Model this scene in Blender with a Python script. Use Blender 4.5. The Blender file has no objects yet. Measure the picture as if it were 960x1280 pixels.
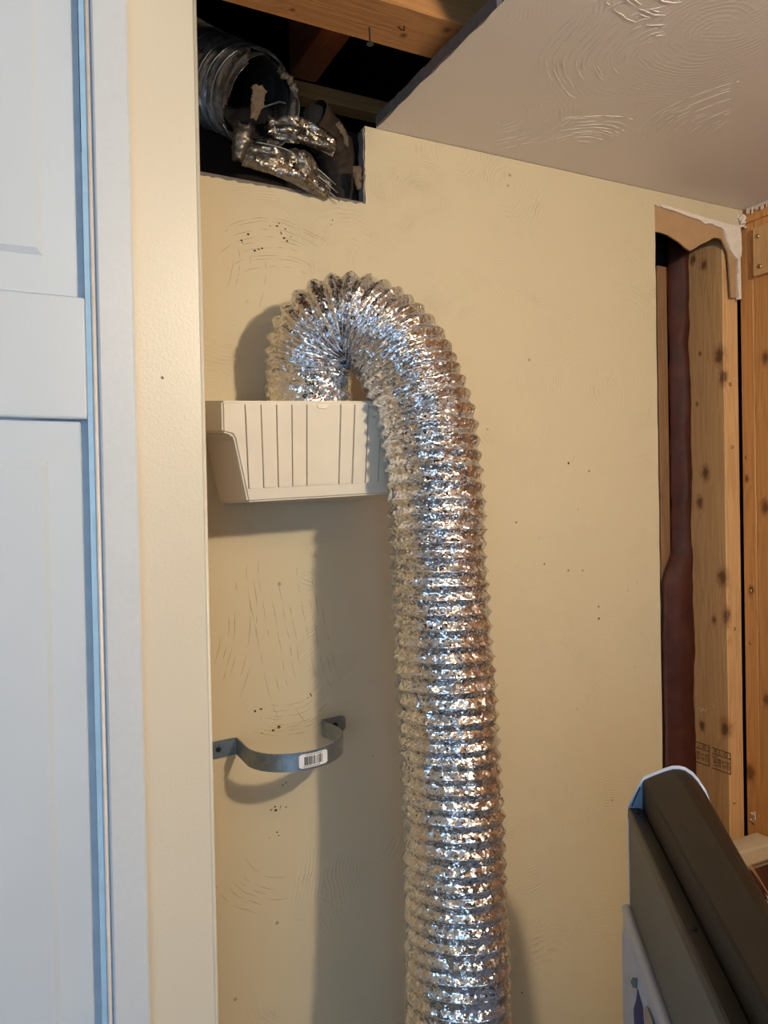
import bpy, bmesh, math, random
import numpy as np
from mathutils import Vector, Matrix, noise
from math import sin, cos, pi, radians
random.seed(7); rng = np.random.RandomState(11)
sc = bpy.context.scene
ZC = 1.42                       # camera height above the floor; builders use z measured from eye level
# ---------------------------------------------------------------- camera
cam = bpy.data.cameras.new('camera'); co = bpy.data.objects.new('camera', cam); sc.collection.objects.link(co)
cam.sensor_fit = 'HORIZONTAL'; cam.sensor_width = 36; cam.lens = 36*970/960; cam.clip_start = .02
YAW, PITCH, ROLL = radians(26.8), radians(-.71), .019
F = Vector((sin(YAW)*cos(PITCH), cos(YAW)*cos(PITCH), sin(PITCH))); R = Vector((cos(YAW), -sin(YAW), 0)); U = R.cross(F)
R2 = R*cos(ROLL)-U*sin(ROLL); U2 = U*cos(ROLL)+R*sin(ROLL)
M = Matrix((R2, U2, -F)).transposed().to_4x4(); M.translation = (0, -.95, ZC); co.matrix_world = M
sc.camera = co
# ---------------------------------------------------------------- world, light, exposure
w = bpy.data.worlds.new('world'); sc.world = w; w.use_nodes = True
w.node_tree.nodes['Background'].inputs[0].default_value = (.45, .68, 1, 1); w.node_tree.nodes['Background'].inputs[1].default_value = 1.5
vs = sc.view_settings; vs.view_transform = 'Standard'; vs.look = 'None'; vs.gamma = 1; vs.use_curve_mapping = False; vs.exposure = 0.22
BULB = (.57, -1.20, .41); BULB_STRENGTH = 860; BULB_COLOR = (1, .84, .62)
dl = bpy.data.lights.new('window_daylight', 'AREA'); dl.shape = 'RECTANGLE'; dl.size = 1.7; dl.size_y = 1.2; dl.energy = 17; dl.color = (.38, .66, 1)
do = bpy.data.objects.new('window_daylight', dl); sc.collection.objects.link(do); do.location = (-1.3, -2.86, ZC-.25); do.rotation_euler = (radians(90), 0, 0)
# ---------------------------------------------------------------- node helpers
def srgb(r, g, b):
    f = lambda c: (c/255/12.92) if c/255 <= .04045 else ((c/255+.055)/1.055)**2.4
    return (f(r), f(g), f(b), 1)
class NT:
    def __init__(s, name):
        s.m = bpy.data.materials.new(name); s.m.use_nodes = True; s.t = s.m.node_tree; s.n = s.t.nodes
        s.b = s.n['Principled BSDF']; s.pos = s.n.new('ShaderNodeNewGeometry').outputs['Position']
    def lk(s, a, b): s.t.links.new(a, b)
    def put(s, inp, v):
        if isinstance(v, bpy.types.NodeSocket): s.lk(v, inp)
        elif v is not None: inp.default_value = v
    def math(s, op, a, b=None, c=None, clamp=False):
        n = s.n.new('ShaderNodeMath'); n.operation = op; n.use_clamp = clamp
        for i, v in enumerate((a, b, c)):
            if v is not None: s.put(n.inputs[i], v)
        return n.outputs[0]
    def vm(s, op, a, b=None, out=0, scale=None):
        n = s.n.new('ShaderNodeVectorMath'); n.operation = op; s.put(n.inputs[0], a)
        if b is not None: s.put(n.inputs[1], b)
        if scale is not None: s.put(n.inputs['Scale'], scale)
        return n.outputs[out]
    def noise(s, vec, scale, detail=3, rough=.5, dist=0, out=0):
        n = s.n.new('ShaderNodeTexNoise'); s.put(n.inputs['Vector'], vec); n.inputs['Scale'].default_value = scale
        n.inputs['Detail'].default_value = detail; n.inputs['Roughness'].default_value = rough; n.inputs['Distortion'].default_value = dist
        return n.outputs[out]
    def vor(s, vec, scale, feature='F1'):
        n = s.n.new('ShaderNodeTexVoronoi'); n.feature = feature; s.put(n.inputs['Vector'], vec); n.inputs['Scale'].default_value = scale
        return n
    def ramp(s, fac, stops):
        n = s.n.new('ShaderNodeValToRGB'); s.put(n.inputs[0], fac); e = n.color_ramp.elements
        while len(e) < len(stops): e.new(.5)
        for x, (p, c) in zip(e, stops): x.position = p; x.color = c if len(c) == 4 else (*c, 1)
        return n.outputs[0]
    def rng(s, v, a, b, c=0, d=1, smooth=False):
        n = s.n.new('ShaderNodeMapRange'); n.interpolation_type = 'SMOOTHSTEP' if smooth else 'LINEAR'
        s.put(n.inputs[0], v)
        for i, x in enumerate((a, b, c, d)): n.inputs[i+1].default_value = x
        return n.outputs[0]
    def mix(s, fac, a, b, mode='MIX'):
        n = s.n.new('ShaderNodeMix'); n.data_type = 'RGBA'; n.blend_type = mode
        s.put(n.inputs[0], fac); s.put(n.inputs[6], a); s.put(n.inputs[7], b); return n.outputs[2]
    def bump(s, h, strength=1, dist=.001, normal=None):
        n = s.n.new('ShaderNodeBump'); n.inputs['Strength'].default_value = strength; n.inputs['Distance'].default_value = dist
        s.put(n.inputs['Height'], h)
        if normal is not None: s.lk(normal, n.inputs['Normal'])
        return n.outputs[0]
    def set(s, color=None, rough=None, metal=None, normal=None, **kw):
        if color is not None: s.put(s.b.inputs['Base Color'], color)
        if rough is not None: s.put(s.b.inputs['Roughness'], rough)
        if metal is not None: s.put(s.b.inputs['Metallic'], metal)
        if normal is not None: s.lk(normal, s.b.inputs['Normal'])
        for k, v in kw.items(): s.put(s.b.inputs[k], v)
        return s.m
def plain(name, col, rough=.5, metal=0, nscale=60, namt=.06, bump=.0):
    t = NT(name); n = t.noise(t.pos, nscale, 4)
    c2 = tuple(x*(1-3*namt) for x in col[:3])+(1,)
    c = t.mix(t.rng(n, .35, .65), col, c2)
    c = t.mix(.5, col, c)
    nrm = t.bump(n, bump, .001) if bump else None
    return t.set(c, rough, metal, nrm)
def emit(name, col, s):
    t = NT(name); return t.set((0, 0, 0, 1), 1, 0, None, **{'Emission Color': (*col, 1), 'Emission Strength': s})
def swirl_paint(name, col, amt, rough, cell, seed, dirt=0.0, fine=.25, ring=.0042, ringamt=.8):
    """stomped and brushed plaster: fans of concentric brush ridges, under paint"""
    t = NT(name)
    p = t.vm('ADD', t.pos, (seed, seed*.7, seed*1.3))
    warp = t.vm('SCALE', t.vm('SUBTRACT', t.noise(p, 4, 2, out=1), (.5, .5, .5)), scale=.10)
    pw = t.vm('ADD', p, warp)
    hs = None
    for k, (sc_, off) in enumerate(((cell, 0), (cell*1.45, 3.3))):
        v = t.vor(t.vm('ADD', pw, (off, off, off)), sc_)
        d = t.math('DIVIDE', v.outputs['Distance'], sc_)
        jit = t.math('MULTIPLY', t.noise(p, 60, 3), .006)
        ph = t.math('MULTIPLY', t.math('ADD', d, jit), 2*pi/ring)
        r = t.math('POWER', t.math('ADD', t.math('MULTIPLY', t.math('SINE', ph), .5), .5), 2.2)
        m = t.rng(t.noise(t.vm('ADD', p, (off*2, 1, 5)), 7, 3, .6), .50, .64, 0, 1, True)
        m2 = t.rng(t.noise(p, 38, 2), .38, .62, .2, 1)
        h = t.math('MULTIPLY', t.math('MULTIPLY', r, m), m2)
        hs = h if hs is None else t.math('MAXIMUM', hs, h)
    # occasional lifted ridge lines
    sv = t.vor(t.vm('ADD', p, t.vm('SCALE', t.noise(p, 9, 3, out=1), scale=.3)), 6, 'DISTANCE_TO_EDGE')
    line = t.math('MULTIPLY', t.rng(sv.outputs['Distance'], 0, .016, 1, 0), t.rng(t.noise(p, 12, 2), .52, .62))
    fn = t.noise(p, 260, 3, .6)
    H = t.math('ADD', t.math('ADD', t.math('MULTIPLY', hs, ringamt), t.math('MULTIPLY', line, .0)), t.math('MULTIPLY', fn, fine))
    H = t.math('ADD', H, t.math('MULTIPLY', t.noise(p, 14, 3), 1.2))
    c = t.mix(t.math('MULTIPLY', t.noise(p, 3, 3), .35), col, tuple(x*.88 for x in col[:3])+(1,))
    if dirt:
        dm = t.math('MULTIPLY', t.rng(hs, .55, .9), t.rng(t.noise(p, 25, 4, .7), .5, .68))
        sp = t.vor(p, 24); spm = t.math('MULTIPLY', t.rng(sp.outputs['Distance'], .035, .075, 1, 0), t.rng(t.noise(p, 5, 2), .54, .6))
        dm = t.math('MAXIMUM', t.math('MULTIPLY', dm, .55), spm)
        c = t.mix(t.math('MULTIPLY', dm, dirt), c, srgb(96, 78, 52))
    return t.set(c, rough, 0, t.bump(H, 1, amt))
def wood(name, light, dark, axis='z', knots=(), seed=0., rough=.62, grain=1.0):
    t = NT(name)
    p = t.pos; kd = None; warp = None
    for (kx, ky, kz, kr) in knots:
        dv = t.vm('MULTIPLY', t.vm('SUBTRACT', p, (kx, ky, kz+ZC)), (1, 1, .62))
        d = t.math('DIVIDE', t.vm('LENGTH', dv, out=1), kr)
        d = t.math('ADD', d, t.math('MULTIPLY', t.math('SUBTRACT', t.noise(p, 120, 3), .5), .9))
        kd = d if kd is None else t.math('MINIMUM', kd, d)
    if kd is not None: warp = t.math('MULTIPLY', t.math('EXPONENT', t.math('MULTIPLY', kd, -.7)), .55)
    s = {'z': (1, 1, .045), 'x': (.045, 1, 1), 'y': (1, .045, 1)}[axis]
    q = t.vm('ADD', t.vm('MULTIPLY', p, s), (seed, seed*2, seed*3))
    if warp is not None: q = t.vm('ADD', q, t.vm('SCALE', (.012, .012, .012), scale=warp))
    q2 = t.vm('ADD', q, t.vm('SCALE', t.vm('SUBTRACT', t.noise(q, 22, 2, out=1), (.5,)*3), scale=.018))
    big = t.noise(q2, 55, 2); rings = t.math('SINE', t.math('MULTIPLY', big, 42)); fine = t.noise(q, 700, 3, .7)
    g = t.math('ADD', t.math('MULTIPLY', t.rng(rings, -.2, 1), .55*grain), t.math('MULTIPLY', fine, .45))
    c = t.mix(t.math('MULTIPLY', g, .75), light, dark)
    c = t.mix(t.math('MULTIPLY', t.rng(t.noise(q, 12, 2), .4, .7), .4), c, tuple(x*.72 for x in dark[:3])+(1,))
    if kd is not None:
        c = t.mix(t.rng(kd, .6, 1.25, .45, 0, True), c, srgb(128, 72, 36))
        c = t.mix(t.rng(kd, .30, .80, .75, 0, True), c, srgb(84, 48, 26))
    return t.set(c, rough, 0, t.bump(g, .5, .0006))
def foil(name, col, rough, cell, tilt, dust=0.0):
    """crinkled metal foil: every voronoi cell is a facet tilted its own way"""
    t = NT(name)
    N = None
    for sc_, k, off in ((cell, tilt, 0), (cell*2.1, tilt*.6, 4.)):
        P = t.vm('ADD', t.pos, (off, off, off))
        P = t.vm('ADD', P, t.vm('SCALE', t.noise(P, sc_*.5, 2, out=1), scale=.9/sc_))
        v = t.vor(P, sc_)
        loc = t.vm('SUBTRACT', P, v.outputs['Position'])
        h = t.vm('DOT_PRODUCT', loc, t.vm('SUBTRACT', v.outputs['Color'], (.5,)*3), out=1)
        N = t.bump(h, 1, k, N)
    c = t.mix(t.noise(t.pos, 90, 3), col, tuple(x*.86 for x in col[:3])+(1,)); r = rough; mt = 1
    if dust:
        dm = t.rng(t.noise(t.pos, 45, 5, .7), .42, .62)
        c = t.mix(t.math('MULTIPLY', dm, dust), c, srgb(72, 60, 50)); r = t.math('ADD', rough, t.math('MULTIPLY', dm, .5*dust)); mt = t.math('SUBTRACT', 1, t.math('MULTIPLY', dm, .8*dust))
    return t.set(c, r, mt, N)
# ---------------------------------------------------------------- materials
m_wall = swirl_paint('beige_wall_paint', srgb(204, 188, 155), .0007, .6, 5.2, 2.0, dirt=.6)
m_ceil = swirl_paint('white_ceiling_paint', srgb(228, 219, 210), .0006, .45, 4.3, 7.7, fine=.3, ring=.006, ringamt=.28)
m_wallcrack = plain('dirty_plaster_ridge', srgb(168, 146, 110), .8, 0, 90, .12)
t = NT('cream_roller_paint'); n1 = t.noise(t.pos, 330, 3, .6)
m_cream = t.set(t.mix(t.math('MULTIPLY', t.noise(t.pos, 5, 3), .3), srgb(216, 206, 186), srgb(206, 194, 172)), .38, 0, t.bump(n1, .35, .0008))
m_room = plain('plain_room_paint', srgb(150, 140, 122), .7)
m_floor = plain('concrete_floor_paint', srgb(104, 96, 88), .6, 0, 12, .1)
t = NT('white_door_paint'); g = t.noise(t.vm('MULTIPLY', t.pos, (1, 1, .12)), 420, 3, .6)
m_door = t.set(t.mix(t.noise(t.pos, 9, 3), srgb(204, 213, 222), srgb(197, 206, 215)), .4, 0, t.bump(g, .15, .0005))
m_case = t2 = plain('casing_gloss_paint', srgb(206, 211, 216), .35, 0, 200, .02, .15)
m_blue = plain('pale_blue_jamb', srgb(160, 200, 232), .4)  # one even pale blue for the strip between door and casing
m_bead = plain('cream_caulk', srgb(228, 216, 206), .4)
m_hood = plain('cream_plastic', srgb(218, 207, 188), .36, 0, 30, .03)
m_foil = foil('bright_foil', (.90, .90, .91, 1), .13, 185, .62)
m_wire = plain('spring_wire', (.55, .55, .57, 1), .3, 1)
m_old = foil('dusty_foil', (.30, .27, .24, 1), .38, 100, .25, dust=.8)
m_old2 = foil('crushed_foil', (.60, .54, .46, 1), .27, 130, .7, dust=.35)
m_torn = plain('torn_liner', srgb(150, 128, 104), .8, 0, 80, .15, .5)
m_black = plain('black_void', srgb(14, 12, 11), .9)
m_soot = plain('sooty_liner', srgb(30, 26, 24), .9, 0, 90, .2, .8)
m_rust = plain('sooty_pipe', srgb(84, 68, 56), .7, .2, 55, .25, .9)
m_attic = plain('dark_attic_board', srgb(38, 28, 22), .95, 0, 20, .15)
t = NT('galvanised_strap'); v = t.vor(t.pos, 160)
m_galv = t.set(t.mix(t.math('MULTIPLY', t.vm('LENGTH', v.outputs['Color'], out=1), .45), srgb(150, 160, 166), srgb(112, 124, 132)), .42, .85, t.bump(t.noise(t.pos, 300, 3), .2, .0005))
m_screw = plain('brass_screw', srgb(190, 160, 110), .3, .9)
m_dark_screw = plain('dark_screw', srgb(60, 62, 64), .4, .8)
m_paper = plain('brown_board_paper', srgb(176, 140, 100), .9, 0, 50, .07, .2)
m_plaster = plain('rough_white_plaster', srgb(226, 212, 196), .9, 0, 130, .07, .9)
m_gyp = plain('gypsum_edge', srgb(122, 114, 108), .9, 0, 160, .15, .9)
m_label = plain('label_paper', srgb(236, 232, 228), .5)
m_ink = plain('black_ink', srgb(28, 26, 26), .6)
m_stamp = plain('lumber_stamp_ink', srgb(58, 38, 24), .8)
m_chalk = plain('pale_chalk', srgb(190, 175, 150), .9)
x1 = 1.171
m_stud = wood('pine_corner_stud', srgb(218, 174, 120), srgb(184, 134, 84), 'z', [(x1, .0779, .440, .008), (x1, .053, .423, .008), (x1, .022, .252, .014), (x1, .014, .212, .012), (x1, .0645, .263, .004),
      (x1, .073, .171, .004), (x1, .056, .042, .012), (x1, .069, -.011, .010), (x1, .022, -.147, .013), (x1, .012, -.215, .012), (x1, .041, -.226, .007), (x1, .020, -.419, .013), (x1, .071, -.427, .008)], 3.1)
m_stud2 = wood('orange_wall_stud', srgb(208, 150, 88), srgb(172, 112, 58), 'z', [(1.212, .0, .03, .006), (1.212, -.006, -.17, .008), (1.212, -.036, -.02, .011), (1.212, -.035, -.36, .010), (1.212, .002, -.50, .014), (1.212, -.04, .24, .010)], 5.7)
m_joist = wood('pine_joist', srgb(196, 140, 84), srgb(166, 110, 60), 'x', [(.43, -.17, .531, .006), (.47, -.20, .531, .007), (.30, -.16, .531, .005)], 1.3)
m_joist2 = wood('red_brown_joist', srgb(150, 84, 42), srgb(104, 50, 24), 'y', [], 8.3)
m_strip = wood('dull_cavity_board', srgb(150, 112, 76), srgb(118, 82, 52), 'z', [(1.1, .1, .0, .008)], 9.9)
m_insul = plain('insulation_wrap', srgb(104, 52, 38), .6, 0, 35, .2, .6)
m_conbrown = plain('brown_console_plastic', srgb(26, 19, 12), .5, 0, 60, .1); m_conbrown.node_tree.nodes['Principled BSDF'].inputs['Specular IOR Level'].default_value = .28
m_conrim = plain('black_console_rim', srgb(24, 21, 19), .35)
m_congrey = plain('grey_steel_panel', srgb(104, 104, 98), .5, .2, 8, .04)
m_appl = plain('white_enamel', srgb(188, 202, 232), .3)
m_fin = plain('white_cap_lit_blue', srgb(128, 168, 205), .5)  # blue light on the white cap's inside, put into the base colour
m_navy = plain('navy_film', srgb(0, 44, 120), .5)
m_teal = plain('teal_mark', srgb(70, 120, 140), .5)
m_tag = plain('tan_tag', srgb(176, 160, 148), .7)
m_chrome = plain('chrome_trim', (.9, .9, .92, 1), .08, 1)
m_beige = plain('beige_enamel', srgb(196, 180, 152), .35)
m_maroon = plain('dark_maroon_glass', srgb(60, 26, 26), .1)
m_white = plain('white_window_frame', srgb(235, 235, 232), .4)
m_bulb = emit('lit_bulb', BULB_COLOR, BULB_STRENGTH)
t = NT('window_pane'); tr = t.n.new('ShaderNodeBsdfTransparent'); gl = t.n.new('ShaderNodeBsdfGlossy'); gl.inputs['Roughness'].default_value = .02
mx = t.n.new('ShaderNodeMixShader'); mx.inputs[0].default_value = .06; t.lk(tr.outputs[0], mx.inputs[1]); t.lk(gl.outputs[0], mx.inputs[2]); t.lk(mx.outputs[0], t.n['Material Output'].inputs[0]); m_pane = t.m
# ---------------------------------------------------------------- object helpers
ORG = {}
def tag(o, label=None, cat=None, group=None, kind=None):
    for k, v in (('label', label), ('category', cat), ('group', group), ('kind', kind)):
        if v: o[k] = v
    return o
def thing(name, loc, label=None, cat=None, group=None, kind=None):
    o = bpy.data.objects.new(name, None); sc.collection.objects.link(o); o.empty_display_size = .05
    o.location = (loc[0], loc[1], loc[2]+ZC); ORG[o.name] = Vector(o.location)
    return tag(o, label, cat, group, kind)
def obj(name, bm, mat, parent=None, smooth=False, **tg):
    """bm: bmesh in room coordinates, z from eye level"""
    me = bpy.data.meshes.new(name)
    if parent is None:
        xs = [v.co for v in bm.verts]; lo = Vector([min(c[i] for c in xs) for i in range(3)]); hi = Vector([max(c[i] for c in xs) for i in range(3)])
        org = Vector(((lo.x+hi.x)/2, (lo.y+hi.y)/2, lo.z+ZC))
    else: org = ORG[parent.name]
    bmesh.ops.translate(bm, vec=Vector((0, 0, ZC))-org, verts=bm.verts)
    bmesh.ops.recalc_face_normals(bm, faces=bm.faces) if tg.pop('recalc', True) else None
    bm.to_mesh(me); bm.free()
    for mm in (mat if isinstance(mat, (list, tuple)) else [mat]): me.materials.append(mm)
    if smooth: me.polygons.foreach_set('use_smooth', [True]*len(me.polygons))
    o = bpy.data.objects.new(name, me); sc.collection.objects.link(o); ORG[o.name] = org
    if parent is not None: o.parent = parent
    else: o.location = org
    return tag(o, **tg)
def struct(name, bm, mat, **k): return obj(name, bm, mat, kind='structure', **k)
def box(x0, x1, y0, y1, z0, z1, bev=0, bm=None, T=None, seg=2):
    b = bmesh.new(); bmesh.ops.create_cube(b, size=1)
    for v in b.verts: v.co = Vector(((x0+x1)/2+v.co.x*(x1-x0), (y0+y1)/2+v.co.y*(y1-y0), (z0+z1)/2+v.co.z*(z1-z0)))
    if bev: bmesh.ops.bevel(b, geom=b.edges[:], offset=bev, segments=seg, affect='EDGES', profile=.5)
    if T: bmesh.ops.transform(b, matrix=T, verts=b.verts)
    return merge(bm, b)
def merge(bm, b):
    if bm is None: return b
    me = bpy.data.meshes.new('tmp'); b.to_mesh(me); b.free(); bm.from_mesh(me); bpy.data.meshes.remove(me); return bm
def prism(pts, d, f, bev=0, T=None, bm=None, seg=2):
    """extrude a 2-D outline by d; f maps (a, b, depth) to xyz"""
    b = bmesh.new(); lo = [b.verts.new(f(a, c, 0)) for a, c in pts]; hi = [b.verts.new(f(a, c, d)) for a, c in pts]
    n = len(pts); caps = [b.faces.new(lo[::-1]), b.faces.new(hi)]
    for i in range(n): b.faces.new((lo[i], lo[(i+1) % n], hi[(i+1) % n], hi[i]))
    bmesh.ops.recalc_face_normals(b, faces=b.faces)
    if bev: bmesh.ops.bevel(b, geom=b.edges[:], offset=bev, segments=seg, affect='EDGES', profile=.5)
    bmesh.ops.triangulate(b, faces=[x for x in b.faces if len(x.verts) > 4])
    if T: bmesh.ops.transform(b, matrix=T, verts=b.verts)
    return merge(bm, b)
def tube(path, r, n=12, caps=True, bm=None):
    b = bmesh.new(); P = [Vector(p) for p in path]; rs = r if isinstance(r, (list, tuple)) else [r]*len(P)
    tn = [(P[min(i+1, len(P)-1)]-P[max(i-1, 0)]).normalized() for i in range(len(P))]
    a = tn[0].orthogonal().normalized(); rings = []
    for p, t_, rr in zip(P, tn, rs):
        a = (a-t_*a.dot(t_)).normalized(); c = t_.cross(a)
        rings.append([b.verts.new(p+(a*cos(2*pi*k/n)+c*sin(2*pi*k/n))*rr) for k in range(n)])
    for A, B in zip(rings, rings[1:]):
        for k in range(n): b.faces.new((A[k], A[(k+1) % n], B[(k+1) % n], B[k]))
    if caps: b.faces.new(rings[0][::-1]); b.faces.new(rings[-1])
    return merge(bm, b)
def sphere(c, r, sx=1, sy=1, sz=1, n=16, bm=None):
    b = bmesh.new(); bmesh.ops.create_uvsphere(b, u_segments=n, v_segments=n//2, radius=r)
    for v in b.verts: v.co = Vector((c[0]+v.co.x*sx, c[1]+v.co.y*sy, c[2]+v.co.z*sz))
    return merge(bm, b)
def jag(a, b, n, amp, seed):
    """points from a to b (2-D) with a ragged offset, ends kept, b left out"""
    r = random.Random(seed); out = [a]; L = math.hypot(b[0]-a[0], b[1]-a[1]); nx, ny = -(b[1]-a[1])/L, (b[0]-a[0])/L
    for i in range(1, n):
        t_ = i/n+r.uniform(-.3, .3)/n; o = r.uniform(-amp, amp)
        out.append((a[0]+(b[0]-a[0])*t_+nx*o, a[1]+(b[1]-a[1])*t_+ny*o))
    return out
def screw(parent, name, c, d, r=.0034, mat=None, h=.002):
    """pan head with a recessed cross at c, facing direction d"""
    q = Vector((0, 0, 1)).rotation_difference(Vector(d)).to_matrix().to_4x4(); q.translation = Vector(c)
    b = bmesh.new(); n = 12; prof = [(r, 0), (r, h*.45), (r*.75, h*.9), (r*.35, h), (r*.3, h*.45)]
    rings = [[b.verts.new((a*cos(2*pi*k/n), a*sin(2*pi*k/n), z)) for k in range(n)] for a, z in prof]
    for A, B in zip(rings, rings[1:]):
        for k in range(n): b.faces.new((A[k], A[(k+1) % n], B[(k+1) % n], B[k]))
    b.faces.new(rings[-1]); b.faces.new(rings[0][::-1]); bmesh.ops.transform(b, matrix=q, verts=b.verts)
    return obj(name, b, mat or m_screw, parent, smooth=False)
# ================================================================ SETTING
FL = -ZC; CE = .51
XW = lambda a, c, d: (a, d, c)               # outline in the x-z plane, depth in y
struct('floor', box(-2.4, 1.30, -2.9, .12, FL-.05, FL), m_floor)
# ceiling with the cut-out hole over the corner
cut = jag((.482, -.86), (.479, 0), 40, .0014, 3)
out = [(-2.4, -2.9), (1.30, -2.9), (1.30, .0), (.479, .0)]
out += cut[1:][::-1]+[(.482, -.86)]+jag((.482, -.86), (.186, -.86), 14, .003, 5)[1:]+[(.186, -.86), (.186, -.2), (-2.4, -.2)]
c_ob = struct('ceiling', prism(out, .016, lambda a, c, d: (a, c, CE+d)), m_ceil)
obj('cut_edge', prism(jag((.4785, -.86), (.4775, -.004), 60, .0012, 8)+[(.4775, -.004)]+jag((.4795, -.004), (.4815, -.86), 30, .0002, 9)+[(.4815, -.86)], .015, lambda a, c, d: (a, c, CE+.0004+d)), m_gyp, c_ob, label='grey broken gypsum edge of the ceiling cut-out')
# main wall sheet, notched for the torn-out corner above and the stripped bay at right
wo = [(.10, FL), (.994, FL)]+jag((.994, FL), (.9945, .486), 60, .0007, 2)[1:]+[(.9945, .486)]
wo += jag((.9945, .486), (1.204, .4775), 26, .0012, 4)[1:]+[(1.204, .4775)]+[(1.2095, .483), (1.207, .495), (1.2095, CE-.0005), (.4615, CE-.0005)]
wo += jag((.4615, CE-.0005), (.4605, .4045), 20, .0012, 6)[1:]+[(.4605, .4045)]+jag((.4605, .4045), (.236, .4065), 24, .0016, 7)[1:]+[(.10, .407)]
wb = struct('wall_back', prism(wo, .0125, XW), m_wall)
obj('cut_edge', prism(jag((.4578, .404), (.4585, .505), 16, .0013, 21)+[(.4585, .505), (.4604, .505), (.4600, .404)], .014, XW), m_gyp, wb, label='dark crumbled gypsum edge beside the hole')
obj('torn_edge', prism(jag((.236, .4035), (.4575, .4015), 40, .0012, 31)+[(.4575, .4045), (.236, .4075)], .002, lambda a, c, d: (a, -.0008+d, c+.0015)), m_gyp, wb, label='ragged grey edge along the bottom of the hole')
# marks in the wall: nail and screw holes
def nail_hole(parent, x, y, z, r):
    b = bmesh.new(); n = 10; rr = random.Random(int(x*1e4))
    prof = [(1.9, -.0001), (1.25, -.0011), (.9, -.0012), (.55, -.0002)]
    rings = [[b.verts.new((x+a*r*cos(2*pi*k/n)*rr.uniform(.85, 1.15), y+d, z+a*r*sin(2*pi*k/n)*rr.uniform(.85, 1.2))) for k in range(n)] for a, d in prof]
    for q, (A, B) in enumerate(zip(rings, rings[1:])):
        for k in range(n):
            f_ = b.faces.new((A[k], A[(k+1) % n], B[(k+1) % n], B[k])); f_.material_index = 1 if q == 2 else 0
    f_ = b.faces.new(rings[-1]); f_.material_index = 1
    return obj('nail_hole', b, [m_wall if parent is wb else m_cream, m_black], parent)
for x, z, r in [(.8026, .0556, .0019), (.8443, .0432, .0013), (.8203, -.0171, .0007), (.7014, -.0338, .0012), (.7527, -.099, .0012), (.7992, -.1114, .0013), (.8281, -.1131, .0011),
                (.8597, -.1723, .0014), (.8593, -.1915, .0019), (.6971, -.7428, .0016), (.300, -.29, .0008), (.455, -.345, .0009), (.31, -.39, .001)]:
    nail_hole(wb, x, 0, z, r)
# crusty dark scuffs around the strap
r_ = random.Random(5)
for cx, cz, n in [(.322, -.285, 6), (.318, -.39, 5), (.334, -.335, 3), (.296, -.265, 4), (.312, -.425, 3), (.36, -.25, 3), (.33, .355, 5), (.345, .345, 4), (.31, .33, 3), (.29, .335, 3), (.41, .37, 2), (.33, -.36, 3)]:
    b = bmesh.new()
    for k in range(n):
        x, z = cx+r_.gauss(0, .006), cz+r_.gauss(0, .0035); a = r_.uniform(.0005, .0014)
        b = sphere((x, -.0002, z), a, r_.uniform(.8, 2), .5, r_.uniform(.6, 1.2), 6, b)
    obj('scuff', b, m_soot, wb)
# fans of brush ridges standing proud in the plaster
def ridges(name, fans, mat, par, place, seed):
    r = random.Random(seed); b = bmesh.new()
    for (cx_, cz_, r0, r1, a0, a1, st, th_) in fans:
        rad_ = r0; wob = r.uniform(0, 9)
        while rad_ < r1:
            p0, p1_ = a0+r.uniform(0, .35)*(a1-a0), a1-r.uniform(0, .35)*(a1-a0); a_ = p0; L_ = r.uniform(.3, .9)
            while a_ < p1_:
                e = min(a_+r.uniform(.010, .045)/max(rad_, .02), p1_); n = max(3, int((e-a_)*rad_/.0022)); pts = []; rr_ = []
                for k in range(n+1):
                    q = a_+(e-a_)*k/n; R_ = rad_*(1+.05*noise.noise(Vector((q*2.5, wob, rad_*9))))+.0012*noise.noise(Vector((q*9, rad_*60, wob)))
                    pts.append(place(cx_+R_*cos(q), cz_+R_*sin(q))); rr_.append(th_*(.35+.75*sin(pi*k/n))*(.7+.6*abs(noise.noise(Vector((q*20, rad_*100, 1))))))
                if r.random() < .82: b = tube(pts, rr_, 5, False, b)
                a_ = e+r.uniform(.002, .012)/max(rad_, .02)
            rad_ += st*r.uniform(.6, 1.6)
    return obj(name, b, mat, par, smooth=True, kind='stuff', label='raised brush ridges in the plaster')
onw = lambda x, z: (x, .00005, z)
D_ = radians
ridges('plaster_ridges', [(.765, -.254, .03, .20, D_(50), D_(150), .0050, .00050), (.915, -.101, .05, .20, D_(95), D_(165), .0052, .00045), (.871, -.56, .05, .17, D_(215), D_(300), .0065, .0006),
    (.592, .36, .03, .12, D_(60), D_(150), .007, .0004), (.655, -.43, .02, .10, D_(200), D_(330), .006, .0004), (.84, .23, .03, .14, D_(100), D_(190), .006, .0004), (.62, .12, .05, .16, D_(-40), D_(50), .007, .0004),
    (.93, -.30, .02, .09, D_(120), D_(230), .006, .0004)], m_wall, wb, onw, 4)
ridges('plaster_cracks', [(.335, .20, .105, .165, D_(60), D_(125), .0060, .00042), (.175, .31, .10, .150, D_(-25), D_(8), .014, .00034), (.600, -.12, .22, .33, D_(168), D_(215), .011, .00042),
    (.05, -.13, .205, .262, D_(-30), D_(12), .0095, .00040), (.335, -.20, .060, .105, D_(225), D_(318), .0048, .00040), (.325, -.43, .05, .10, D_(190), D_(280), .009, .0004)], m_wallcrack, wb, onw, 9)
onc = lambda x, y: (x, y, CE-.00005)
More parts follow.
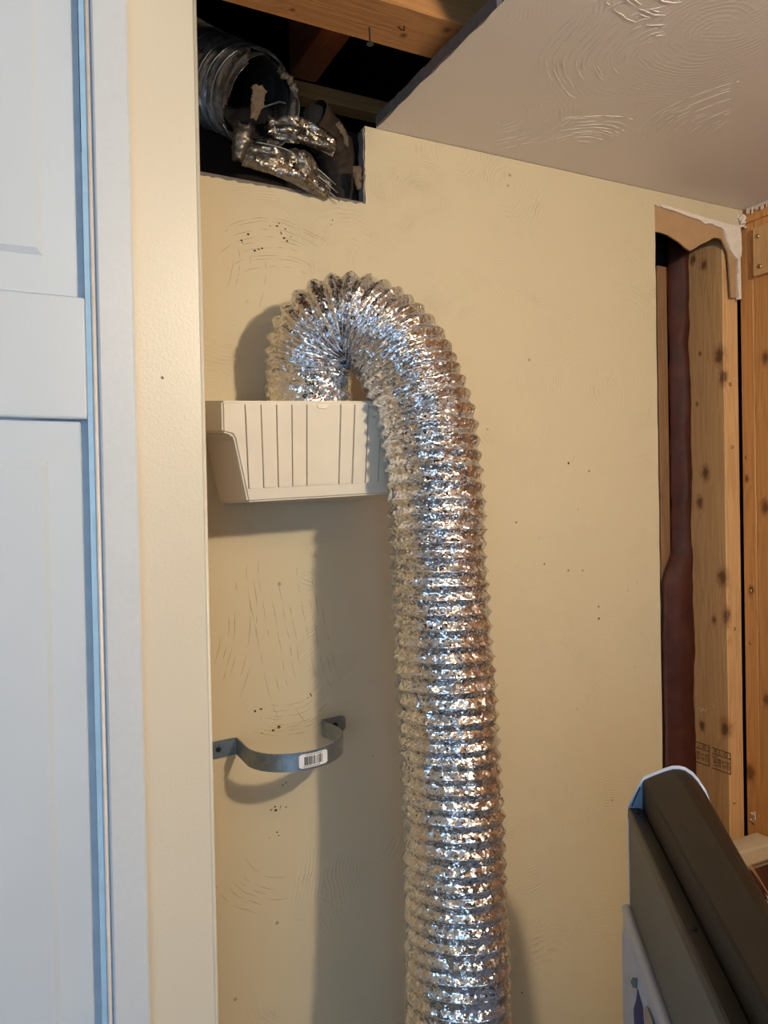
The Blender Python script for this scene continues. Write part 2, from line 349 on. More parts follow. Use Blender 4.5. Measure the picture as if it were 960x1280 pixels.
ridges('plaster_ridges', [(.70, -.30, .03, .14, D_(100), D_(230), .006, .0005), (.60, -.10, .03, .12, D_(-50), D_(60), .007, .0006), (.80, -.42, .03, .12, D_(170), D_(230), .007, .0005), (.95, -.20, .04, .16, D_(120), D_(220), .008, .0006),
    (.62, -.42, .02, .10, D_(60), D_(150), .007, .0007), (.78, -.05, .04, .12, D_(200), D_(290), .007, .0006)], m_ceil, c_ob, onc, 14)
# torn paper and plaster left over the stripped bay
paper = [(.9965, .4434), (1.012, .4432), (1.0267, .4415), (1.0545, .4325), (1.068, .4255), (1.0791, .4215), (1.090, .4270), (1.1026, .4345), (1.1224, .4437), (1.1385, .4520), (1.152, .4528), (1.1585, .4506), (1.168, .437), (1.1724, .4313), (1.1755, .4103), (1.1800, .3518), (1.1935, .3530), (1.1948, .4185), (1.198, .478), (.9965, .4868)]
obj('torn_paper', prism(paper, .003, lambda a, c, d: (a, .0025+d, c)), m_paper, wb, label='brown paper backing with a scalloped torn lower edge')
smear = [(1.004, .4885), (1.0429, .4865), (1.0903, .4835), (1.1495, .4805), (1.2007, .4785), (1.2030, .4555), (1.2039, .4387), (1.202, .427), (1.1974, .4215), (1.190, .4210), (1.185, .425), (1.178, .431), (1.1729, .4377), (1.166, .4502), (1.160, .4657), (1.150, .4705), (1.1393, .4715), (1.128, .4735), (1.1096, .4712), (1.1003, .4757), (1.080, .4770), (1.0522, .4812), (1.0114, .4837)]
sm = []
for i in range(len(smear)):
    sm += jag(smear[i], smear[(i+1) % len(smear)], 3, .0009, 60+i)
obj('plaster_smear', prism(sm, .0042, lambda a, c, d: (a, -.002+d, c)), m_plaster, wb, label='rough white plaster smeared along the torn paper')
obj('corner_bead', prism([(1.1965, .427), (1.2035, .427), (1.2045, .352), (1.1985, .350), (1.1945, .395), (1.1975, .397)], .006, lambda a, c, d: (a, .001+d, c)), m_plaster, wb, label='thin white strip of plaster hanging at the corner')
# framing inside the stripped bay
def stud(name, x0, x1, y0, y1, z0, z1, m, par, **k): return obj(name, box(x0, x1, y0, y1, z0, z1, .0012, seg=1), m, par, **k)
cs = stud('corner_stud', 1.171, 1.209, .0130, .102, FL, CE, m_stud, wb, label='knotty pale pine stud with ink grade stamps')
stud('stud', 1.098, 1.1215, .094, .118, FL, .425, m_strip, wb)
for xx in (.60, .90): stud('stud', xx, xx+.038, .013, .102, FL, .39 if xx < .5 else CE, m_strip, wb)
ib = bmesh.new(); nz, ny = 170, 14; V = []
for i in range(nz+1):
    z = FL+(CE-.01-FL)*i/nz; row = []
    low = min(1, max(0, (-.10-z)/.05))*1.0
    for j in range(ny+1):
        u_ = j/ny; x = 1.121+(1.1705-1.121)*u_-low*.028*(1-u_); y = .092-.022*sin(pi*u_)-.005*noise.noise(Vector((x*25, 3, z*9)))-.003*noise.noise(Vector((x*70, 8, z*30)))-low*.004
        row.append(ib.verts.new((x, y, z)))
    V.append(row)
for i in range(nz):
    for j in range(ny): ib.faces.new((V[i][j], V[i][j+1], V[i+1][j+1], V[i+1][j]))
bmesh.ops.solidify(ib, geom=ib.faces[:], thickness=-.004)
obj('insulation', ib, m_insul, wb, smooth=True, label='dark red-brown wrapped insulation in the stud bay')
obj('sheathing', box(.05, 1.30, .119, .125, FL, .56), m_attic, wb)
# grade stamps and pencil on the stud
def text(name, s, size, M4, mat, par, ext=.0001):
    cu = bpy.data.curves.new(name, 'FONT'); cu.body = s; cu.size = size; cu.align_x = 'CENTER'; cu.align_y = 'CENTER'; cu.extrude = ext; cu.resolution_u = 2
    tmp = bpy.data.objects.new('tmp', cu); me = bpy.data.meshes.new_from_object(tmp); bpy.data.objects.remove(tmp); bpy.data.curves.remove(cu)
    b = bmesh.new(); b.from_mesh(me); bpy.data.meshes.remove(me); bmesh.ops.transform(b, matrix=M4, verts=b.verts)
    return obj(name, b, mat, par, recalc=False)
def onface(y, z, rot):          # text plane on the stud's left face (normal -x), turned by rot
    base = Matrix(((0, 0, -1), (-1, 0, 0), (0, 1, 0))).to_4x4()
    m4 = base @ Matrix.Rotation(rot, 4, 'Z'); m4.translation = Vector((1.1707, y, z)); return m4
for (yc, zc) in ((.0765, -.4795), (.0295, -.4805)):
    bb = bmesh.new(); hw, hh = .0205, .0195
    for (a0, a1, b0, b1) in [(-hw, hw, hh-.0012, hh), (-hw, hw, -hh, -hh+.0014), (hw-.0014, hw, -hh, hh), (-hw, hw, .0075, .0088)]:
        bb = box(1.1706, 1.1709, yc-a1, yc-a0, zc+b0, zc+b1, 0, bb)
    obj('stamp_frame', bb, m_stamp, cs)
    text('stamp_text', 'II  L  ID', .0095, onface(yc, zc+.0135, 0), m_stamp, cs)
    for k, wd in enumerate(('DRY', '850', 'S-P', 'KD')):
        text('stamp_text', wd, .0105, onface(yc+.0145-.0095*k, zc-.0055, -pi/2), m_stamp, cs)
for pts in ([(.095, -.408), (.088, -.402), (.082, -.404), (.078, -.395), (.074, -.401), (.070, -.394), (.066, -.399), (.060, -.392)], [(.048, -.380), (.044, -.386), (.041, -.384)]):
    obj('chalk_mark', tube([(1.1708, a, c) for a, c in pts], .0007, 6), m_chalk, cs)
for x, z in [(1.1897, .0876), (1.1890, -.24), (1.1830, -.553), (1.186, .20)]: screw(cs, 'screw', (x, .0128, z), (0, -1, 0))
# right wall: bare studs
wr = thing('wall_right', (1.212, -1.4, FL), kind='structure')
sy = [(-.0185, .0088), (-.0570, -.0190)]
for y0, y1 in sy: stud('stud', 1.2108, 1.30, y0, y1, FL, .4845, m_stud2, wr)
for k in range(6): stud('stud', 1.212, 1.30, -.44-.406*k, -.402-.406*k, FL, .4845, m_stud2, wr)
stud('top_plate', 1.2102, 1.30, -2.9, .006, .485, CE-.0005, m_stud2, wr)
stud('blocking', 1.200, 1.2105, -.40, -.0262, .383, .468, m_stud, wr, label='short pale nailed board across the studs')
stud('sheathing', 1.3005, 1.31, -2.9, .125, FL, CE, m_strip, wr)
b = bmesh.new(); r_ = random.Random(3)
for k in range(26):
    y = -.012-k*.0035; x = r_.uniform(1.2045, 1.2055); L_ = r_.uniform(.004, .014)
    b = box(x, x+.0016, y-.0009, y+.0008, CE-.0015-L_, CE-.0015, 0, b)
obj('plaster_drips', b, m_plaster, wr, kind='stuff', label='ragged plaster keys hanging along the top plate')
for y, z in [(.0029, .0682), (.0015, -.2651), (-.0005, -.5889), (.0017, -.6275), (-.0002, -.1708)]: screw(wr, 'screw', (1.2107, y-.004, z), (-1, 0, 0))
screw(wr, 'screw', (1.1998, -.0365, .4508), (-1, 0, 0), .004); screw(wr, 'screw', (1.1998, -.0400, .398), (-1, 0, 0), .004)
b = bmesh.new()
for k in range(9): b = sphere((1.2112, -.006+r_.gauss(0, .003), -.578+r_.gauss(0, .005)), .0035, .5, r_.uniform(.6, 1.3), r_.uniform(.6, 1.4), 6, b)
obj('plaster_blob', b, m_plaster, wr)
cr = bmesh.new(); r_ = random.Random(8)
for k in range(22): cr = sphere((1.203+r_.gauss(0, .0035), -.0035+r_.gauss(0, .003), .489+r_.gauss(0, .007)), .004, r_.uniform(.5, 1.2), r_.uniform(.5, 1.2), r_.uniform(.5, 1.1), 6, cr)
obj('plaster_crumbs', cr, m_plaster, wb, label='crumbled plaster at the ceiling corner')
# rest of the shell
struct('wall_left', box(-2.45, -2.4, -2.95, .12, FL, CE), m_room)
fo = thing('wall_front', (0, -2.9, FL), kind='structure')
WX0, WX1, WZ0, WZ1 = -2.2, -.4, -.95, .40
for nm, a in (('wall_panel', (-2.45, WX0, FL, CE)), ('wall_panel', (WX1, 1.31, FL, CE)), ('wall_panel', (WX0, WX1, FL, WZ0)), ('wall_panel', (WX0, WX1, WZ1, CE))):
    obj(nm, box(a[0], a[1], -2.95, -2.9, a[2], a[3]), m_room, fo)
wi = thing('window_1', ((WX0+WX1)/2, -2.92, WZ0), kind='structure')
fb = bmesh.new()
for a in ((WX0, WX0+.05, WZ0, WZ1), (WX1-.05, WX1, WZ0, WZ1), (WX0+.05, WX1-.05, WZ0, WZ0+.05), (WX0+.05, WX1-.05, WZ1-.05, WZ1), ((WX0+WX1)/2-.025, (WX0+WX1)/2+.025, WZ0+.05, WZ1-.05)):
    fb = box(a[0], a[1], -2.95, -2.905, a[2], a[3], .004, fb, seg=1)
obj('window_frame', fb, m_white, wi)
for a in ((WX0+.051, (WX0+WX1)/2-.026), ((WX0+WX1)/2+.026, WX1-.051)): obj('pane', box(a[0], a[1], -2.93, -2.926, WZ0+.051, WZ1-.051), m_pane, wi)
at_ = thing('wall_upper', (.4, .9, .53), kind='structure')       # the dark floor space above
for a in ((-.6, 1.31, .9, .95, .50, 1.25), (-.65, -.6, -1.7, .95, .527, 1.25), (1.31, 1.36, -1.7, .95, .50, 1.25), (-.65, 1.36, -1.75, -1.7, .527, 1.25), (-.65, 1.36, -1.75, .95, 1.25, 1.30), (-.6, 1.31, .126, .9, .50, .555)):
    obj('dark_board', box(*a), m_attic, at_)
# framing above the ceiling line
fr = c_ob
obj('flat_joist', box(-.5, 1.25, -.216, -.1425, .531, .569, .0015, seg=1), m_joist, fr, label='orange pine joist lying flat across the opening')
obj('cross_joist', box(.388, .428, -.135, .088, .602, .74, .0015, seg=1), m_joist2, fr, label='red-brown joist running back into the dark')
obj('ledger', box(-.3, 1.2, .089, .118, .580, .602, .0015, seg=1), m_joist, fr)
nl = tube([(.388, -.168, .5305), (.3885, -.1685, .512)], .0009, 8); nl = tube([(.3885, -.1685, .5125), (.3885, -.1685, .5112)], .0042, 12, True, nl)
obj('hanging_screw', nl, m_dark_screw, fr)
obj('wire_stub', tube([(.417, -.182, .5308), (.420, -.184, .527), (.424, -.183, .528), (.4225, -.1865, .5305)], .0008, 6), m_dark_screw, fr)
# ================================================================ CLOSET WALL, CASING AND DOOR (left, nearer)
YF = -.2; XR = .186
wc = thing('wall_closet', (XR, YF, FL), kind='structure')
obj('wall_face', prism([(.10, FL), (XR, FL), (XR, CE-.0005), (-2.4, CE-.0005), (-2.4, FL), (-.62, FL), (-.62, .480), (.10, .480)], .0125, lambda a, c, d: (a, YF+d, c), .0), m_cream, wc)
obj('wall_return', box(XR-.0125, XR, YF+.0126, -.0005, FL, CE-.0005), m_cream, wc)
bd = tube([(XR-.0012, YF+.0010, FL), (XR-.0012, YF+.0010, CE-.001)], .0022, 12); obj('corner_bead', bd, m_cream, wc, smooth=True)
nail_hole(wc, .1468, YF, .122, .0010)
tr1 = thing('trim_1', (.105, YF, FL), kind='structure')
def run(pts, z0, z1, bev=0): return prism(pts, z1-z0, lambda a, c, d: (a, c, z0+d), bev)
obj('casing_board', run([(.0890, YF), (.0890, YF-.0105), (.0905, YF-.012), (.1185, YF-.0125), (.1207, YF-.0108), (.1207, YF)], FL, .5095), m_case, tr1, label='mauve-white painted casing board')
obj('casing_bead', tube([(.0857, YF-.0085, FL), (.0857, YF-.0085, .5095)], .0019, 12), m_bead, tr1, smooth=True, label='thin cream bead along the casing')
obj('jamb', run([(.0800, YF+.004), (.0788, YF-.0075), (.0842, YF-.0080), (.0895, YF-.0075), (.0895, YF+.004)], FL, .5095), m_blue, tr1, label='pale blue strip between door and casing')
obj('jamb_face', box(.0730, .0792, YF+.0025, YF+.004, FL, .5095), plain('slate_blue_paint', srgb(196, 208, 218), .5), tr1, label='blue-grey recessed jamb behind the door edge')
obj('head_casing', box(-.66, .0788, YF-.012, YF, .482, .5095, .001, seg=1), m_case, tr1)
dr = thing('door_1', (-.26, YF, FL), kind='structure')
obj('rail', box(-.60, .0786, YF-.0085, YF+.012, .0795, .1885, .0022), m_door, dr, smooth=False, label='flat projecting middle rail')
def panel(z0, z1, f0, f1):
    p = obj('panel', box(-.60, .0730, YF-.001, YF+.0095, z0, z1, .001, seg=1), m_door, dr)
    # raised field with a bevelled border
    b = bmesh.new(); xs = [(-.56, f0, 0), (-.56, f1, 0), (.0455, f1, 0), (.0455, f0, 0)]; ins = [(-.550, f0+.006, 1), (-.550, f1-.006, 1), (.0405, f1-.006, 1), (.0405, f0+.006, 1)]
    A = [b.verts.new((x, YF-.0009, z)) for x, z, _ in xs]; B = [b.verts.new((x, YF-.0042, z)) for x, z, _ in ins]; Cc = [b.verts.new((x, YF-.0042 if 1 else 0, z)) for x, z, _ in ins]
    for i in range(4): b.faces.new((A[i], A[(i+1) % 4], B[(i+1) % 4], B[i]))
    b.faces.new(Cc); bmesh.ops.remove_doubles(b, verts=b.verts, dist=1e-5)
    obj('raised_field', b, m_door, p)
panel(.1895, .476, .2235, .452); panel(FL+.01, .0785, FL+.12, .043)
# ================================================================ VENT HOOD BOX ON THE WALL
hb = thing('vent_box', (.345, -.001, 0), 'cream plastic louvred dryer vent box on the wall under the foil bend', 'vent box')
xl, xr = .222, .470; zt = .1285
outl = [(xl, zt), (xl+.001, .090), (.2335, .0868), (.2360, .082), (.2515, .002), (.4405, .002), (.456, .082), (.4585, .0868), (xr-.001, .090), (xr, zt)]
b = bmesh.new(); nO = len(outl)
def hoodpt(x, z, dep):  # the top falls and the face leans in slightly towards the bottom
    k = (z-.002)/(zt-.002); Yd = -.0005-dep*(.120+.010*k); zz = z-dep*.0165*k; xx = x
    ang = radians(2.3)*dep; dx = xx-.222
    return (xx, Yd, zz+dx*math.tan(ang)*1.0)
lo = [b.verts.new(hoodpt(x, z, 0)) for x, z in outl]; hi = [b.verts.new(hoodpt(x, z, 1)) for x, z in outl]
b.faces.new(hi); b.faces.new(lo[::-1])
for i in range(nO): b.faces.new((lo[i], lo[(i+1) % nO], hi[(i+1) % nO], hi[i]))
bmesh.ops.recalc_face_normals(b, faces=b.faces); bmesh.ops.bevel(b, geom=[e for e in b.edges], offset=.0022, segments=3, affect='EDGES'); bmesh.ops.triangulate(b, faces=[f for f in b.faces if len(f.verts) > 4])
obj('body', b, m_hood, hb)
def louver(x0, x1, z0, z1, flip=False):
    b = bmesh.new(); a = [];
    for (x, z, pr) in ((x0, z0, 1), (x1, z0, 1), (x1, z1, 1), (x0, z1, 1)):
        k = (z-.002)/(zt-.002); lean = (x-.345)*(.055)*(1-(z/.115))*(-1)
        p = hoodpt(x+lean, z, 1); edge = (x == x0) != flip
        a.append((Vector(p)+Vector((0, .0006, 0)), Vector(p)+Vector((0, -.0016 if edge else -.0003, 0))))
    f0 = [b.verts.new(p[0]) for p in a]; f1 = [b.verts.new(p[1]) for p in a]
    b.faces.new(f1); b.faces.new(f0[::-1])
    for i in range(4): b.faces.new((f0[i], f0[(i+1) % 4], f1[(i+1) % 4], f1[i]))
    return b
P0 = .2478; pit = .0178
for k in range(4): obj('louver', louver(P0+pit*k+.0006, P0+pit*(k+1)-.0004, .019, .1235), m_hood, hb)
obj('louver', louver(P0+pit*4+.0006, .3600, .019, .1235), m_hood, hb)
for k in range(4): obj('louver', louver(.3606+pit*k+.0006, .3606+pit*(k+1)-.0004, .019, .1235), m_hood, hb)
gr = bmesh.new()
for x in [P0+pit*k for k in range(5)]+[.3603+pit*k for k in range(5)]:
    a = hoodpt(x+(x-.345)*-.055*(1-.019/.115), .019, 1); c = hoodpt(x+(x-.345)*-.055*(1-.124/.115), .124, 1)
    gr = tube([(a[0], a[1]-.0001, a[2]), (c[0], c[1]-.0001, c[2])], .00045, 6, True, gr)
obj('louver_gap', gr, m_torn, hb, label='thin dark gaps between the louvres')
lt = hoodpt(.338, .1235, 1)
obj('latch_tab', prism([(-.008, 0), (-.005, -.0045), (.005, -.0045), (.008, 0)], .0014, lambda a, c, d: (lt[0]+a, lt[1]-d-.0008, lt[2]+c), .0003), m_hood, hb)
# ================================================================ FOIL DUCT
ctrl = [(.3462, -.068, .1185), (.3462, -.068, .1259), (.3467, -.068, .1473), (.3464, -.070, .1692), (.3489, -.078, .194), (.363, -.090, .2128), (.386, -.102, .2185), (.4110, -.118, .2073), (.4349, -.135, .1801), (.4465, -.148, .1437),
        (.4562, -.158, .1024), (.4600, -.165, .0607), (.4605, -.172, -.003), (.4608, -.175, -.068), (.4618, -.180, -.1604), (.4635, -.185, -.2339), (.4641, -.190, -.3065), (.4607, -.198, -.3859), (.4558, -.208, -.4716),
        (.4491, -.220, -.5803), (.449, -.218, -.72), (.447, -.215, -.90), (.435, -.220, -1.10), (.412, -.260, -1.24), (.390, -.325, -1.32), (.393, -.375, -1.348), (.437, -.392, -1.356), (.494, -.418, -1.358)]
def spline(C_, step):
    C_ = np.array(C_); n = len(C_); out_ = []
    ext = np.vstack([2*C_[0]-C_[1], C_, 2*C_[-1]-C_[-2]])
    for i in range(n-1):
        p0, p1, p2, p3 = ext[i:i+4]
        for t_ in np.linspace(0, 1, 24, endpoint=False):
            out_.append(.5*((2*p1)+(-p0+p2)*t_+(2*p0-5*p1+4*p2-p3)*t_**2+(-p0+3*p1-3*p2+p3)*t_**3))
    out_.append(C_[-1]); A = np.array(out_)
    for _ in range(60): A[1:-1] = A[1:-1]*.5+(A[:-2]+A[2:])*.25
    s_ = np.concatenate([[0], np.cumsum(np.linalg.norm(np.diff(A, axis=0), axis=1))])
    q = np.arange(0, s_[-1], step); return np.stack([np.interp(q, s_, A[:, k]) for k in range(3)], 1), q
def frames(P):
    T = np.gradient(P, axis=0); T /= np.linalg.norm(T, axis=1)[:, None]
    a = np.cross(T[0], [0, 1, 0]); a /= np.linalg.norm(a); Aa = [a]
    for t_ in T[1:]:
        a = a-t_*a.dot(t_); a /= np.linalg.norm(a); Aa.append(a)
    Aa = np.array(Aa); return T, Aa, np.cross(T, Aa)
def vnoise(S, Th, cs, nth, seed):
    """bilinear value noise, periodic in theta: crumpled facets"""
    r = np.random.RandomState(seed); x = S/cs; y = Th/(2*pi)*nth; G = r.rand(int(x.max())+3, nth)-.5
    i = x.astype(int); j = y.astype(int) % nth; fx = x-i; fy = y-np.floor(y)
    return (G[i, j]*(1-fx)*(1-fy)+G[i+1, j]*fx*(1-fy)+G[i, (j+1) % nth]*(1-fx)*fy+G[i+1, (j+1) % nth]*fx*fy)*2
step = .0015; P, S = spline(ctrl, step); T, A_, B_ = frames(P)
kap = np.gradient(T, step, axis=0)
for _ in range(12): kap[1:-1] = kap[1:-1]*.5+(kap[:-2]+kap[2:])*.25
rate = np.interp(S, [0, .030, .050, .185, .26, .34, 3], [1/.024, 1/.020, 1/.0100, 1/.0110, 1/.0150, 1/.0163, 1/.0163])
rate = rate*(1+.06*np.sin(S*31)+.05*np.sin(S*77+1)); phase = np.cumsum(rate)*step
Rout = np.interp(S, [0, .04, .10, .22, .40, .65, .9, 3], [.0535, .0540, .0560, .0590, .0588, .0590, .0585, .058])
amp = np.interp(S, [0, .04, .08, .2, .35, .7, .95, 3], [.0016, .0035, .0075, .0060, .0050, .0046, .0036, .004])
NTH = 216; th = np.linspace(0, 2*pi, NTH, endpoint=False); TH, SS = np.meshgrid(th, S); PH = phase[:, None]+TH/(2*pi)
fr_ = PH-np.floor(PH); tri = 1-np.abs(2*fr_-1)           # 0 at the wire, 1 half way between
vexp = np.interp(S, [0, .04, .08, .22, .32, .6, .8, 3], [1, 1, 1.7, 1.5, .75, .7, 1.3, 1.3])[:, None]
valley = np.clip(tri*1.15, 0, 1)**vexp
rad = Rout[:, None]-amp[:, None]*valley
wr_m = np.clip(tri*3.2, 0, 1)
ns = .55*vnoise(SS, TH+.55*np.sin(SS*90), .0046, 66, 1)+.45*vnoise(SS, TH, .0030, 104, 2)+.35*vnoise(SS, TH, .02, 16, 3)
rad = rad+.0010*ns*wr_m+.0012*vnoise(SS, TH, .05, 9, 5)
off = A_[:, None, :]*np.cos(TH)[..., None]+B_[:, None, :]*np.sin(TH)[..., None]; off = off*rad[..., None]
kn = np.linalg.norm(kap, axis=1); Nn = kap/np.maximum(kn, 1e-6)[:, None]
cc = (off*Nn[:, None, :]).sum(2); lim = (.93/np.maximum(kn, 1e-6))[:, None]*np.ones_like(cc)
over = np.maximum(cc-lim, 0); off -= (over*.92)[..., None]*Nn[:, None, :]
slide = vnoise(SS, TH, .009, 30, 9)*.0007
XYZ = P[:, None, :]+off+T[:, None, :]*(slide*wr_m)[..., None]
ns_, nt_ = XYZ.shape[:2]; verts = XYZ.reshape(-1, 3).copy(); verts[:, 2] += ZC
ii, jj = np.meshgrid(np.arange(ns_-1), np.arange(nt_), indexing='ij'); j2 = (jj+1) % nt_
faces = np.stack([ii*nt_+jj, ii*nt_+j2, (ii+1)*nt_+j2, (ii+1)*nt_+jj], -1).reshape(-1, 4)
fd = thing('foil_duct', (.45, -.20, FL), 'shiny crinkled silver foil duct bent over and hanging down the wall', 'duct'); org = ORG[fd.name]
def np_mesh(name, v, f, mat, par, **k):
    me = bpy.data.meshes.new(name); me.vertices.add(len(v)); me.vertices.foreach_set('co', (v-np.array(org)).astype('f').ravel())
    me.loops.add(f.size); me.loops.foreach_set('vertex_index', f.astype('i').ravel()); me.polygons.add(len(f)); me.polygons.foreach_set('loop_start', np.arange(0, f.size, 4, dtype='i')); me.polygons.foreach_set('loop_total', np.full(len(f), 4, 'i'))
    me.polygons.foreach_set('use_smooth', np.ones(len(f), bool)); me.update(calc_edges=True); me.validate(); me.materials.append(mat)
    o = bpy.data.objects.new(name, me); sc.collection.objects.link(o); o.parent = par; return tag(o, **k)
np_mesh('foil_sleeve', verts, faces, m_foil, fd)
# the spring wire under the foil shows as a thin proud helix
tot = phase[-1]; wp = np.arange(0.02, tot-1, 1/96); wv = []
sw = []
for q in wp:                                # phase(s)+theta/2pi = integer  ->  s where phase = q, theta = -2pi q
    s_ = np.interp(q, phase, S); th_ = (-2*pi*q) % (2*pi); i = min(int(s_/step), ns_-1); jf = th_/(2*pi)*nt_; j = int(jf) % nt_; f_ = jf-int(jf)
    i2 = min(i+1, ns_-1); g_ = s_/step-i
    p = (XYZ[i, j]*(1-f_)+XYZ[i, (j+1) % nt_]*f_)*(1-g_)+(XYZ[i2, j]*(1-f_)+XYZ[i2, (j+1) % nt_]*f_)*g_; sw.append(p)
sw = np.array(sw)+np.array([0, 0, ZC]); tw = np.gradient(sw, axis=0); tw /= np.linalg.norm(tw, axis=1)[:, None]+1e-9
cl = np.stack([np.interp(np.interp(wp, phase, S), S, P[:, k]) for k in range(3)], 1)+np.array([0, 0, ZC]); n1_ = sw-cl; n1_ /= np.linalg.norm(n1_, axis=1)[:, None]; n2_ = np.cross(tw, n1_)
rw = .00055; K = 6; rings = np.stack([sw+rw*(np.cos(2*pi*k/K)*n1_+np.sin(2*pi*k/K)*n2_) for k in range(K)], 1)
ii, jj = np.meshgrid(np.arange(len(sw)-1), np.arange(K), indexing='ij'); j2 = (jj+1) % K
np_mesh('spring_wire', rings.reshape(-1, 3), np.stack([ii*K+jj, ii*K+j2, (ii+1)*K+j2, (ii+1)*K+jj], -1).reshape(-1, 4), m_foil, fd, label='spiral spring wire ridge under the foil')
# ================================================================ STRAP BRACKET
sb = thing('pipe_strap', (.325, -.0015, -.298), 'grey galvanised pipe strap with a barcode sticker, screwed to wall below the vent box', 'pipe strap')
th_s = .0016; cx, cy, rr = .3255, -.0475, .0590
line = [(.2270, -.0012), (.2640, -.0012), (.2662, -.0022), (.2668, -.006), (.2668, -.028)]
arc = [(cx-rr*cos(a), cy-rr*sin(a)) for a in np.linspace(.0, pi, 48)]
line += [(.2665, -.040)]+arc+[(.3840, -.032), (.3812, -.014), (.3806, -.0055), (.3815, -.0022), (.3840, -.0012), (.4150, -.0012)]
line = [Vector((a, c, 0)) for a, c in line]
tilt = radians(2.7)
def strap_z(x): return -.2975+(x-.3255)*math.tan(tilt)
def ribbon(pts, half, t0, t1, taper=None):
    b = bmesh.new(); rows = []
    for i, p in enumerate(pts):
        d = (pts[min(i+1, len(pts)-1)]-pts[max(i-1, 0)]).normalized(); n_ = Vector((d.y, -d.x, 0)); h = half if taper is None else half*taper(i/(len(pts)-1), p)
        zc = strap_z(p.x); rows.append([b.verts.new((p+n_*t0).to_tuple()[:2]+(zc-h,)), b.verts.new((p+n_*t0).to_tuple()[:2]+(zc+h,)), b.verts.new((p+n_*t1).to_tuple()[:2]+(zc+h,)), b.verts.new((p+n_*t1).to_tuple()[:2]+(zc-h,))])
    for A, B in zip(rows, rows[1:]):
        for k in range(4): b.faces.new((A[k], A[(k+1) % 4], B[(k+1) % 4], B[k]))
    b.faces.new(rows[0][::-1]); b.faces.new(rows[-1]); return b
fine = []
for a, c in zip(line, line[1:]):
    m_ = max(1, int((c-a).length/.0025)); fine += [a.lerp(c, k/m_) for k in range(m_)]
fine.append(line[-1])
def tp(t_, p):
    e = min(p.x-.2270, .4150-p.x) if p.y > -.002 else 1
    return 1 if e > .006 else math.sqrt(max(.16, 1-((.006-e)/.0075)**2))
obj('strap', ribbon(fine, .0105, 0, th_s, tp), m_galv, sb)
def arcpts(x0, x1, off, n=12):
    a0, a1 = math.acos((cx-x0)/rr), math.acos((cx-x1)/rr); return [Vector((cx-(rr+off)*cos(a), cy-(rr+off)*sin(a), 0)) for a in np.linspace(a0, a1, n)]
lp = arcpts(.3105, .3455, th_s+.0001, 14)
lb = obj('barcode_label', ribbon(lp, .0080, 0, .0002, lambda t_, p: 1 if .05 < t_ < .95 else .8), m_label, sb, label='white rounded barcode sticker')
bars = bmesh.new(); x = .3165; r_ = random.Random(12)
for k in range(16):
    wd = r_.choice((.0005, .0005, .0009, .0014)) if k > 1 else .0016
    bars = merge(bars, ribbon(arcpts(x, x+wd, th_s+.0004, 2), .0050, 0, .0001)); x += wd+r_.choice((.0006, .0006, .0009))
    if x > .3390: break
for k in range(12):
    for dz_, xx in ((.0066, .318), (-.0064, .3155)):
        pp = arcpts(xx+k*.0017, xx+k*.0017+.0009, th_s+.0004, 2); q = ribbon(pp, .00055, 0, .0001); bmesh.ops.translate(q, vec=(0, 0, dz_), verts=q.verts); bars = merge(bars, q)
obj('barcode', bars, m_ink, lb, label='black printed bars')
for x in (.2430, .4000): screw(sb, 'screw', (x, -.0027, strap_z(x)), (0, -1, 0), .0034, m_dark_screw, .0020)
# ================================================================ OLD DUCTS IN THE HOLE
def old_tube(name, path, r, pitch, amp_, mat, par, ragged=.012, nth=72, seed=1, squash=1.0, noise_k=1., **k):
    P_, S_ = spline(path, .0018); T_, a_, b_ = frames(P_); TH_, SS_ = np.meshgrid(np.linspace(0, 2*pi, nth, endpoint=False), S_)
    ph = SS_/pitch+TH_/(2*pi); f_ = ph-np.floor(ph); v_ = np.clip((1-np.abs(2*f_-1))*2, 0, 1)**.6
    rad_ = r-amp_*v_+noise_k*(.0022*vnoise(SS_, TH_, .014, 14, seed)+.0012*vnoise(SS_, TH_, .005, 36, seed+1)+.006*vnoise(SS_, TH_, .05, 5, seed+2))
    off_ = (a_[:, None]*np.cos(TH_)[..., None]+b_[:, None]*squash*np.sin(TH_)[..., None])*rad_[..., None]; X = P_[:, None]+off_
    keep = S_[-1]-ragged*(1+2*vnoise(TH_[:1]*0+.01, TH_[:1], 1, 11, seed+3))[0]
    b = bmesh.new(); vs_ = [[b.verts.new(X[i, j]) for j in range(nth)] for i in range(len(S_))]
    for i in range(len(S_)-1):
        for j in range(nth):
            if S_[i] < keep[j]: b.faces.new((vs_[i][j], vs_[i][(j+1) % nth], vs_[i+1][(j+1) % nth], vs_[i+1][j]))
    bmesh.ops.delete(b, geom=[v for v in b.verts if not v.link_faces], context='VERTS')
    bmesh.ops.solidify(b, geom=b.faces[:], thickness=.0008)
    return obj(name, b, mat, par, smooth=True, **k)
def helix(path, r, pitch, wire, mat, par, nm='wire_ring', squash=1.0, cut=.01):
    P_, S_ = spline(path, .0018); T_, a_, b_ = frames(P_); pts = []
    q = 0
    while True:
        s_ = q*pitch
        if s_ > S_[-1]-cut: break
        i = min(int(s_/.0018), len(S_)-1); an = -2*pi*q; pts.append(tuple(P_[i]+T_[i]*(s_-S_[i])+(a_[i]*cos(an)+b_[i]*sin(an)*squash)*r)); q += 1/40
    return obj(nm, tube(pts, wire, 5), mat, par, smooth=True)
